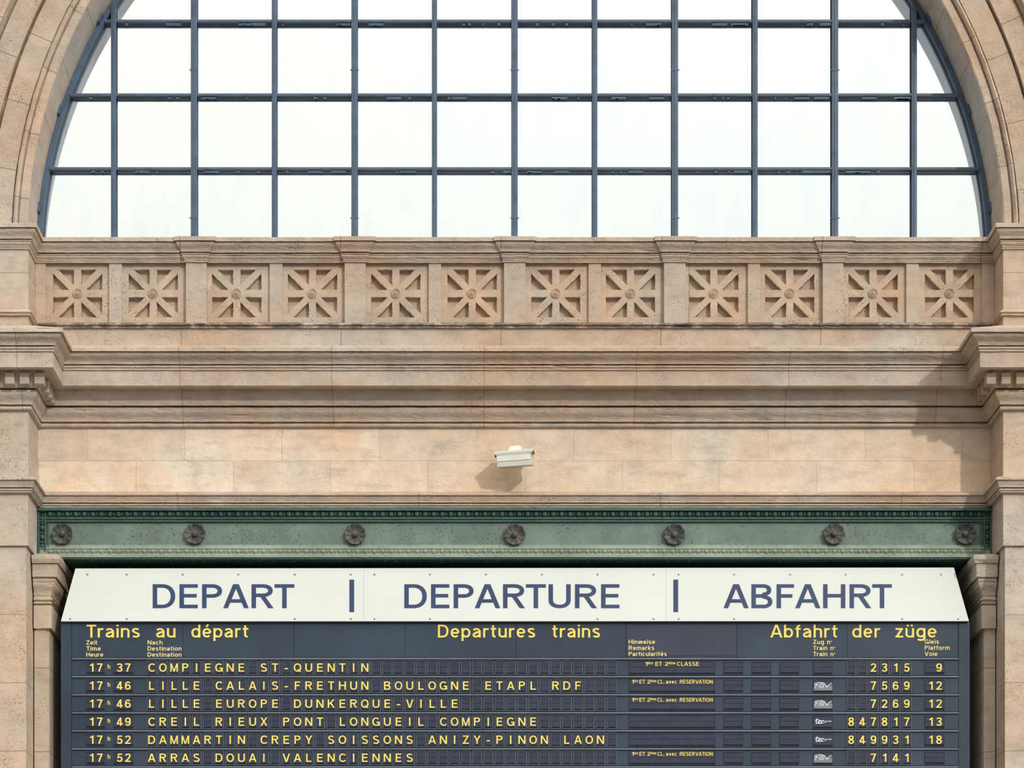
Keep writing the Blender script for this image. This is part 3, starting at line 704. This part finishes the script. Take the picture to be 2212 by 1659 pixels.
        if u == 'ü': V(w * .27, 1 - s, 1); V(w * .73, 1 - s, 1)
    elif u == 'v': w = .55; dg(h * 1.1, x, w / 2, 0); dg(w - h * 1.1, x, w / 2, 0)
    elif u == 'w': w = .82; q = w / 4; dg(h, x, q, 0); dg(2 * q, x, q, 0); dg(2 * q, x, 3 * q, 0); dg(w - h, x, 3 * q, 0)
    elif u == 'z': w = .50; Hz(x - h, .01, w - .01); Hz(h, 0, w); dg(h * 1.5, s * .5, w - h * 1.5, x - s * .5)
    return w, out
_gl = {}
CAPH = 1.0
def glyphs(txt, wt=0.15, gap=0.15):
    key = (txt, wt, gap)
    if key not in _gl:
        vs, fs, x = [], [], 0.0
        for ti, ch in enumerate(txt):
            w_, strips = stroke_font(ch, wt)
            for si, st in enumerate(strips):        # each stroke a hair prouder than the last, as no two faces may coincide
                n = len(st); k = len(vs)
                for z in (.5 + .07 * si, -.5):
                    for a, b in st: vs += [(a.x + x, a.y, z), (b.x + x, b.y, z)]
                o = 2 * n
                for i in range(n - 1):
                    p, q = k + 2 * i, k + 2 * i + 2
                    fs += [(p, p + 1, q + 1, q), (p, q, q + o, p + o), (p + 1, p + 1 + o, q + 1 + o, q + 1)]
                fs += [(k, k + o, k + 1 + o, k + 1), (k + 2 * n - 2, k + 2 * n - 1, k + o + 2 * n - 1, k + o + 2 * n - 2)]
            kn = txt[ti:ti + 2]; x += w_ + gap - (.10 if kn in ('PA', 'FA', 'RT', 'AT', 'VA', 'TA') else .05 if 'A' in kn or 'T' in kn or kn == 'Tr' else 0)
        _gl[key] = (vs, fs)
    return _gl[key]
def text_into(mb, txt, px0, px1, base_py, cap_px, y=YD, thick=.003, mi=0, wt=0.15, center=None, wid=1.0):
    """lettering on a plane: px0/px1 = horizontal extent in survey pixels (or centre + natural width)"""
    vs, fs = glyphs(txt, wt)
    a, b2 = min(v[0] for v in vs), max(v[0] for v in vs)
    sy = cap_px * bs
    if center is not None:
        sx = sy * wid; ox = BX(center) - (a + b2) / 2 * sx
    else:
        sx = (px1 - px0) * bs / (b2 - a); ox = BX(px0) - a * sx
    oz = BZ(base_py)
    mb.add([(ox + v[0] * sx, y - thick * (v[2] + .5), oz + v[1] * sy) for v in vs], fs, mi)
# housing
ZBOT = BZ(1780)
mb = MB()
mb.box(BX(131.5), BX(2095), YD + .012, .42, ZBOT, BZ(1343))
mb.build('housing', M['board'], board)
for a, b2 in ((131.5, 154.5), (2070.5, 2095)):
    mb = MB(); mb.bbox(BX(a), BX(b2), YD - .004, YD + .02, ZBOT, BZ(1343), .003); mb.build('side_panel', M['board'], board)
# heading strip
mb = MB(); xs = [155, 395, 635, 874.5, 1115, 1352, 1591.5, 1830, 2070]
for a, b2 in zip(xs[:-1], xs[1:]): mb.bbox(BX(a) + .001, BX(b2) - .001, YD, YD + .02, BZ(1420.3), BZ(1344), .0015)
head = mb.build('heading_strip', M['board'], board)
mb = MB(); mb.bbox(BX(1352.5), BX(1591), YD - .004, YD + .004, BZ(1416.5), BZ(1349.5), .001); mb.build('dark_patch', M['boarddark'], head)
def title(txt, a, b2, base=1377.3, cap_=27.6):
    mb = MB(); text_into(mb, txt, a, b2, base, cap_, YD, .004, 0, .132); mb.build('title_lettering', M['yellow'], head)
for w_, a, b2 in (('Trains', 187, 302), ('au', 337.5, 379), ('départ', 413.5, 536.5), ('Departures', 946, 1156), ('trains', 1193, 1296), ('Abfahrt', 1664, 1809), ('der', 1841, 1901), ('züge', 1934, 2023)):
    title(w_, a, b2)
for x0, base, lines in ((186.5, 1392.5, (('Zeit', 210), ('Time', 218), ('Heure', 223))), (319, 1392.5, (('Nach', 351), ('Destination', 392), ('Destination', 392))),
                        (1358, 1391.3, (('Hinweise', 1415), ('Remarks', 1413), ('Particularités', 1440))), (1756.5, 1391.3, (('Zug n°', 1797), ('Train n°', 1804), ('Train n°', 1804))),
                        (1997.5, 1390.8, (('Gleis', 2028), ('Platform', 2051), ('Voie', 2025)))):
    mb = MB()
    for k, (tx, x1) in enumerate(lines): text_into(mb, tx, x0, x1, base + 13.1 * k, 9.2, YD - (.004 if tx in ('Hinweise', 'Remarks', 'Particularités') else 0), .003, 0, .14)
    mb.build('column_heading', M['yellow2'], head)
# white header sign: trapezoid leaning back a little
ZH0, ZH1 = BZ(1342.5), PZ(1228, -.04)
def HY(z): return -.165 + (z - ZH0) / (ZH1 - ZH0) * .125
def HXZ(px, py):                         # point on the leaning face seen at a survey pixel
    y = -.1
    for _ in range(6): y = HY(PZ(py, y))
    return Vector((PX(px, y), y, PZ(py, y)))
q = [HXZ(131.5, 1342), HXZ(2093, 1341.5), HXZ(2060.5, 1226), HXZ(163, 1228)]
mb = MB(); back = Vector((0, .03, 0))
mb.add(q + [v + back for v in q], [(0, 1, 2, 3), (7, 6, 5, 4), (0, 4, 5, 1), (1, 5, 6, 2), (2, 6, 7, 3), (3, 7, 4, 0)])
sign = mb.build('header_sign', M['white'], board); sign['label'] = 'white trapezoid header sign with blue lettering'
mb = MB(); mb.box(q[3].x + .05, q[2].x - .05, q[3].y + .03, .30, q[3].z - .5, q[3].z - .02); mb.box(q[0].x, q[1].x, q[0].y + .03, .30, q[0].z, q[0].z + .06); mb.build('sign_backing', M['dark'], board)
e1 = (q[3] - q[0]); nrm = Vector((0, -(ZH1 - ZH0), -.125)).normalized()
nrm = Vector((0, -1, 0.125 / (ZH1 - ZH0))).normalized()
def sign_text(mb, txt, a, b2, top, bot, wt, mi=0):
    vs, fs = glyphs(txt, wt, .135); x0, x1 = min(v[0] for v in vs), max(v[0] for v in vs)
    for_ = []
    for v in vs:
        px = a + (v[0] - x0) / (x1 - x0) * (b2 - a); py = bot - v[1] * (bot - top)
        for_.append(HXZ(px, py) + nrm * (.004 * (v[2] + .5)))
    mb.add(for_, fs, mi)
for tx, a, b2, dx in (('DEPART', 330, 636, 0), ('DEPARTURE', 873.5, 1338, 0), ('ABFAHRT', 1563, 1926.5, 0)):
    mb = MB(); sign_text(mb, tx, a, b2, 1262.3, 1313.6, .138); mb.build('lettering', M['blue'], sign)
for a, b2 in ((755, 765), (1454.8, 1464.8)):
    mb = MB(); qq = [HXZ(a, 1322), HXZ(b2, 1322), HXZ(b2, 1252.5), HXZ(a, 1252.5)]
    mb.add([v + nrm * .001 for v in qq] + [v + nrm * .005 for v in qq], [(4, 5, 6, 7), (0, 1, 5, 4), (1, 2, 6, 5), (2, 3, 7, 6), (3, 0, 4, 7)]); mb.build('divider_bar', M['blue'], sign)
mb = MB(); mb.lathe(0, 0, [(.011, .002), (.011, -.003), (.007, -.006), (.003, -.0065)], 10); scr_me, _ = mb.mesh('screw', [M['screw']], Vector((0, 0, 0)))
for py, xs_ in ((1241, (189, 274, 395, 515, 637, 758, 809, 929, 1050, 1171, 1291, 1412, 1466, 1586, 1707, 1827, 1949, 2033)), (1337, (152, 274, 637, 758, 809, 929, 1291, 1412, 1466, 1586, 1949, 2070))):
    for x in xs_: place('screw', scr_me, HXZ(x, py), sign)
for x in (785.5, 1439):
    mb = MB(); qq = [HXZ(x - .3, 1340), HXZ(x + .3, 1340), HXZ(x + .3, 1229), HXZ(x - .3, 1229)]
    mb.add([v + nrm * .0008 for v in qq], [(0, 1, 2, 3)]); mb.build('seam', M['screw'], sign)
# split-flap cells (origin: cell centre on the board face)
def cell_mb(wpx, top, bot, rim=1.5, split=.44, tray=True):
    """recessed window with rim, upper and lower flap, dark slot below"""
    wv = wpx * bs / 2; z1, z0 = top * bs, bot * bs; r = rim * bs; mb = MB()
    zm = z1 + (z0 - z1) * split; zs = z0 + 3.2 * bs
    if rim:
        for bx in ((-wv - r, -wv, z0 - r, z1 + r), (wv, wv + r, z0 - r, z1 + r), (-wv, wv, z1, z1 + r), (-wv, wv, z0 - r, z0)):
            mb.bbox(bx[0], bx[1], -.008, .004, bx[2], bx[3], .0015, 0)
    mb.box(-wv, wv, .0005, .004, z0, z1, 2)
    mb.box(-wv + .002, wv - .002, -.002, .002, zm + .002, z1 - .003, 1)
    mb.box(-wv + .002, wv - .002, -.0035, .002, zs, zm - .002, 1)
    return mb
MATS = [M['flapcell'], M['flap'], M['slot'], M['yellow'], M['logo'], M['logogrey']]
def put_char(mb, ch, dx, cap_=17.8, base=-9.2, wt=.136, y=-.0035, mi=3, wid=1.20):
    vs, fs = glyphs(ch, wt); a, b2 = min(v[0] for v in vs), max(v[0] for v in vs)
    y0 = 0.0; sy = cap_ * bs; sx = sy * wid
    w0 = (b2 - a) * sx / bs
    if ch not in '-1I' and w0 > 16.0: sx *= 16.0 / w0
    mb.add([((v[0] - (a + b2) / 2) * sx + dx * bs, y - .003 * (v[2] + .5), base * bs + v[1] * sy) for v in vs], fs, mi)
_me = {}
def letter_mesh(ch):
    if ch not in _me:
        mb = cell_mb(17.6, 13.6, -14.6)
        if ch != ' ': put_char(mb, ch, 0, base=-9.0)
        _me[ch], _ = mb.mesh('letter_flap', MATS, Vector((0, 0, 0)))
    return _me[ch]
def pair_mesh(txt, w_):
    key = ('p', txt, w_)
    if key not in _me:
        mb = cell_mb(w_, 12.0, -13.4, rim=.5)
        if len(txt) == 2: put_char(mb, txt[0], -8.3, base=-9.0); put_char(mb, txt[1], 9.3, base=-9.0)
        elif len(txt) == 1: put_char(mb, txt, 9.3, base=-9.0)
        _me[key], _ = mb.mesh('flap', MATS, Vector((0, 0, 0)))
    return _me[key]
def stroke(mb, pts, w0, w1, mi, y=-.0045, t=.0025):
    """brush stroke through pixel points (relative to the cell centre, y up)"""
    P = [Vector(p) for p in pts]; out = []
    Q = []
    for i in range(len(P) - 1):                       # Catmull-Rom
        p0, p1, p2, p3 = P[max(i - 1, 0)], P[i], P[i + 1], P[min(i + 2, len(P) - 1)]
        for k in range(6):
            u = k / 6; Q.append(.5 * ((2 * p1) + (p2 - p0) * u + (2 * p0 - 5 * p1 + 4 * p2 - p3) * u * u + (3 * p1 - p0 - 3 * p2 + p3) * u ** 3))
    Q.append(P[-1]); L = []; Rr = []
    for i, p in enumerate(Q):
        d = (Q[min(i + 1, len(Q) - 1)] - Q[max(i - 1, 0)]).normalized(); nn = Vector((-d.y, d.x)); u = i / (len(Q) - 1)
        h = (w0 + (w1 - w0) * u) / 2 ; L.append(p + nn * h); Rr.append(p - nn * h)
    n = len(Q); vs = [(p.x * bs, y - t, p.y * bs) for p in L + Rr] + [(p.x * bs, y, p.y * bs) for p in L + Rr]
    fs = [(i, i + 1, n + i + 1, n + i) for i in range(n - 1)] + [(i, i + 1, 2 * n + i + 1, 2 * n + i) for i in range(n - 1)] + [(n + i, n + i + 1, 3 * n + i + 1, 3 * n + i) for i in range(n - 1)]
    mb.add(vs, fs, mi)
def logo_mesh(kind):
    key = ('logo', kind)
    if key in _me: return _me[key]
    mb = cell_mb(41, 12.4, -14.4, rim=.5)
    if kind == 'express':                              # pale swoosh field with slanted letters
        n = 16; vs = []
        for i in range(n + 1):
            x = -20 + 40 * i / n; u = i / n
            top = -1.5 + 9.0 * math.sin(min(1, u / .75) * math.pi) ** .8 if u < .75 else -1.5 + 2.2 * (u - .75) / .25
            vs += [(x * bs, -.0045, -10.4 * bs), (x * bs, -.0045, top * bs)]
        mb.add(vs, [(2 * i, 2 * i + 2, 2 * i + 3, 2 * i + 1) for i in range(n)], 5)
        stroke(mb, [(-19.5, 3.6), (-15, 5.4), (-9, 6.4), (0, 5.6), (5, 3)], .9, 1.6, 4)                     # sweep over the T
        stroke(mb, [(-18.5, 1.6), (-14.5, 2.6), (-11, 2.2)], 1.4, 1.6, 4); stroke(mb, [(-13.5, 2.2), (-15.5, -1.6), (-17.5, -4.8)], 1.5, 1.2, 4)
        stroke(mb, [(1.5, 1.8), (-2, 3.0), (-6, 1.6), (-8, -1.4), (-6.5, -4), (-2.5, -4.2), (.4, -2.6), (.8, -.8), (-3, -.8)], 1.4, 1.3, 4)   # G
        stroke(mb, [(4.2, 2.4), (6.2, -1), (7.6, -4.2), (10, -.8), (14, 3.4), (19.5, 5.4)], 1.5, .9, 4)           # V running out as a tail
        stroke(mb, [(10, -2.6), (14, .4), (19, 3)], .8, .6, 4)
    elif kind == 'regional':                           # brush-script ter with tiny caption
        stroke(mb, [(-12.2, 6.8), (-14.2, 2), (-15, -2.4), (-13.4, -4), (-10.6, -2.4)], 2.2, 1.6, 4)
        stroke(mb, [(-17.4, 2.6), (-13, 3.6), (-8.6, 3.6)], 1.4, 1.2, 4)
        stroke(mb, [(-9.6, -1.2), (-6.4, 0), (-5.4, 2), (-7.4, 2.6), (-9.8, -.4), (-9, -3.8), (-6.4, -4), (-3.6, -2)], 1.6, 1.7, 4)
        stroke(mb, [(-3.4, 2.6), (-2.4, 1.4), (-3.8, -4)], 1.6, 1.6, 4); stroke(mb, [(-3.2, -1.6), (-.6, 1.8), (2.2, 2.2), (1.8, .6)], 1.4, 1.8, 4)
        stroke(mb, [(-3.6, -3.8), (2, -2.6), (6, -.6), (8.5, .2)], 1.3, .7, 4)
        for k, wq in enumerate((1.4, 1.6, 1.2, 2.0, 1.8, 1.6)):
            x = 5 + k * 2.4; stroke(mb, [(x, .6), (x + wq, .6)], 1.7, 1.7, 4)
    _me[key], _ = mb.mesh('logo_flap', MATS, Vector((0, 0, 0))); return _me[key]
def remark_mesh(kind):
    key = ('rem', kind)
    if key in _me: return _me[key]
    mb = cell_mb(186, 13.2, -14.6, rim=.6)
    def tx(txt, a, b2, base, cap_, wt=.14):
        vs, fs = glyphs(txt, wt); x0, x1 = min(v[0] for v in vs), max(v[0] for v in vs); sy = cap_ * bs; sx = (b2 - a) * bs / (x1 - x0)
        mb.add([((a - 1451.8) * bs + (v[0] - x0) * sx, -.0035 - .002 * (v[2] + .5), base * bs + v[1] * sy) for v in vs], fs, 3)
    if kind == 1:
        for a in (('1', 1394, 1398.4, 3.6, 8.6), ('ère', 1399.5, 1410, 6.8, 6.6), ('ET', 1415.6, 1430, 3.6, 8.6), ('2', 1436, 1443, 3.6, 8.6), ('ème', 1444, 1459, 6.8, 6.6), ('CLASSE', 1462.5, 1509.5, 3.6, 8.6)): tx(*a)
    elif kind == 2:
        for a in (('1', 1364.6, 1368.6, 4.2, 8.2), ('ère', 1369.3, 1378.2, 7.0, 6.4), ('ET', 1381, 1393.6, 4.2, 8.2), ('2', 1398, 1404, 4.2, 8.2), ('ème', 1404.8, 1417.4, 7.0, 6.4), ('CL.', 1420, 1434.6, 4.2, 8.2), ('avec', 1438.6, 1461.6, 4.2, 8.2), ('RESERVATION', 1468.4, 1539.4, 4.2, 8.2)): tx(*a)
    _me[key], _ = mb.mesh('remark_flap', MATS, Vector((0, 0, 0))); return _me[key]
ROWS = [('17', '37', 'COMPIEGNE ST-QUENTIN', 1, None, '2315', '9'), ('17', '46', 'LILLE CALAIS-FRETHUN BOULOGNE ETAPL RDF', 2, 'express', '7569', '12'),
        ('17', '46', 'LILLE EUROPE DUNKERQUE-VILLE', 2, 'express', '7269', '12'), ('17', '49', 'CREIL RIEUX PONT LONGUEIL COMPIEGNE', 0, 'regional', '847817', '13'),
        ('17', '52', 'DAMMARTIN CREPY SOISSONS ANIZY-PINON LAON', 0, 'regional', '849931', '18'), ('17', '52', 'ARRAS DOUAI VALENCIENNES', 2, 'express', '7141', '')]
def P3(px, py): return Vector((BX(px), YD, BZ(py)))
row_me = rail_me = h_me = None
for k in range(7):
    y0 = 1421.0 + 38.95 * k; yc = y0 + 21.2
    if row_me is None:
        mb = MB(); mb.bbox(BX(155), BX(2070.5), YD + .002, YD + .02, BZ(y0 + 38.2), BZ(y0 + .6), .002); row_me, oo = mb.mesh('row', [M['board']], P3(1112, yc))
        mb = MB(); mb.bbox(BX(155.5), BX(2070), YD - .016, YD + .004, BZ(y0 + 4.4), BZ(y0 + .8), .003); rail_me, _ = mb.mesh('rail', [M['rail']], P3(1112, yc))
    row = place('row', row_me, P3(1112, yc), board)
    place('rail', rail_me, P3(1112, yc), row)
    if k == 6: continue
    hh, mm_, dest, rem, logo, num, plat = ROWS[k]
    row['label'] = 'row reading %s h %s %s' % (hh, mm_, dest)
    place('time_flap', pair_mesh(hh, 40), P3(206.5, yc), row); place('time_flap', pair_mesh(mm_, 41.5), P3(267, yc), row)
    if h_me is None:
        mb = MB(); text_into(mb, 'h', 0, 0, y0 + 23.6, 9.6, YD + .002, .003, 0, .15, center=235.2); h_me, _ = mb.mesh('hour_mark', [M['yellow']], P3(235, yc))
    place('hour_mark', h_me, P3(235, yc), row)
    for i in range(42):
        place('letter_flap', letter_mesh(dest[i] if i < len(dest) else ' '), P3(327.8 + 24.23 * i, yc), row)
    place('remark_flap', remark_mesh(rem), P3(1451.8, yc), row)
    for x in (1584.4, 1644.7, 1705): place('notice_flap', pair_mesh('', 41), P3(x, yc), row)
    place('logo_flap', logo_mesh(logo), P3(1777.6, yc), row)
    s6 = num.rjust(6)
    for i in range(6): place('number_flap', letter_mesh(s6[i]), P3(1838.4 + 24.0 * i, yc), row)
    place('platform_flap', pair_mesh(plat, 41.5), P3(2018.8, yc), row)
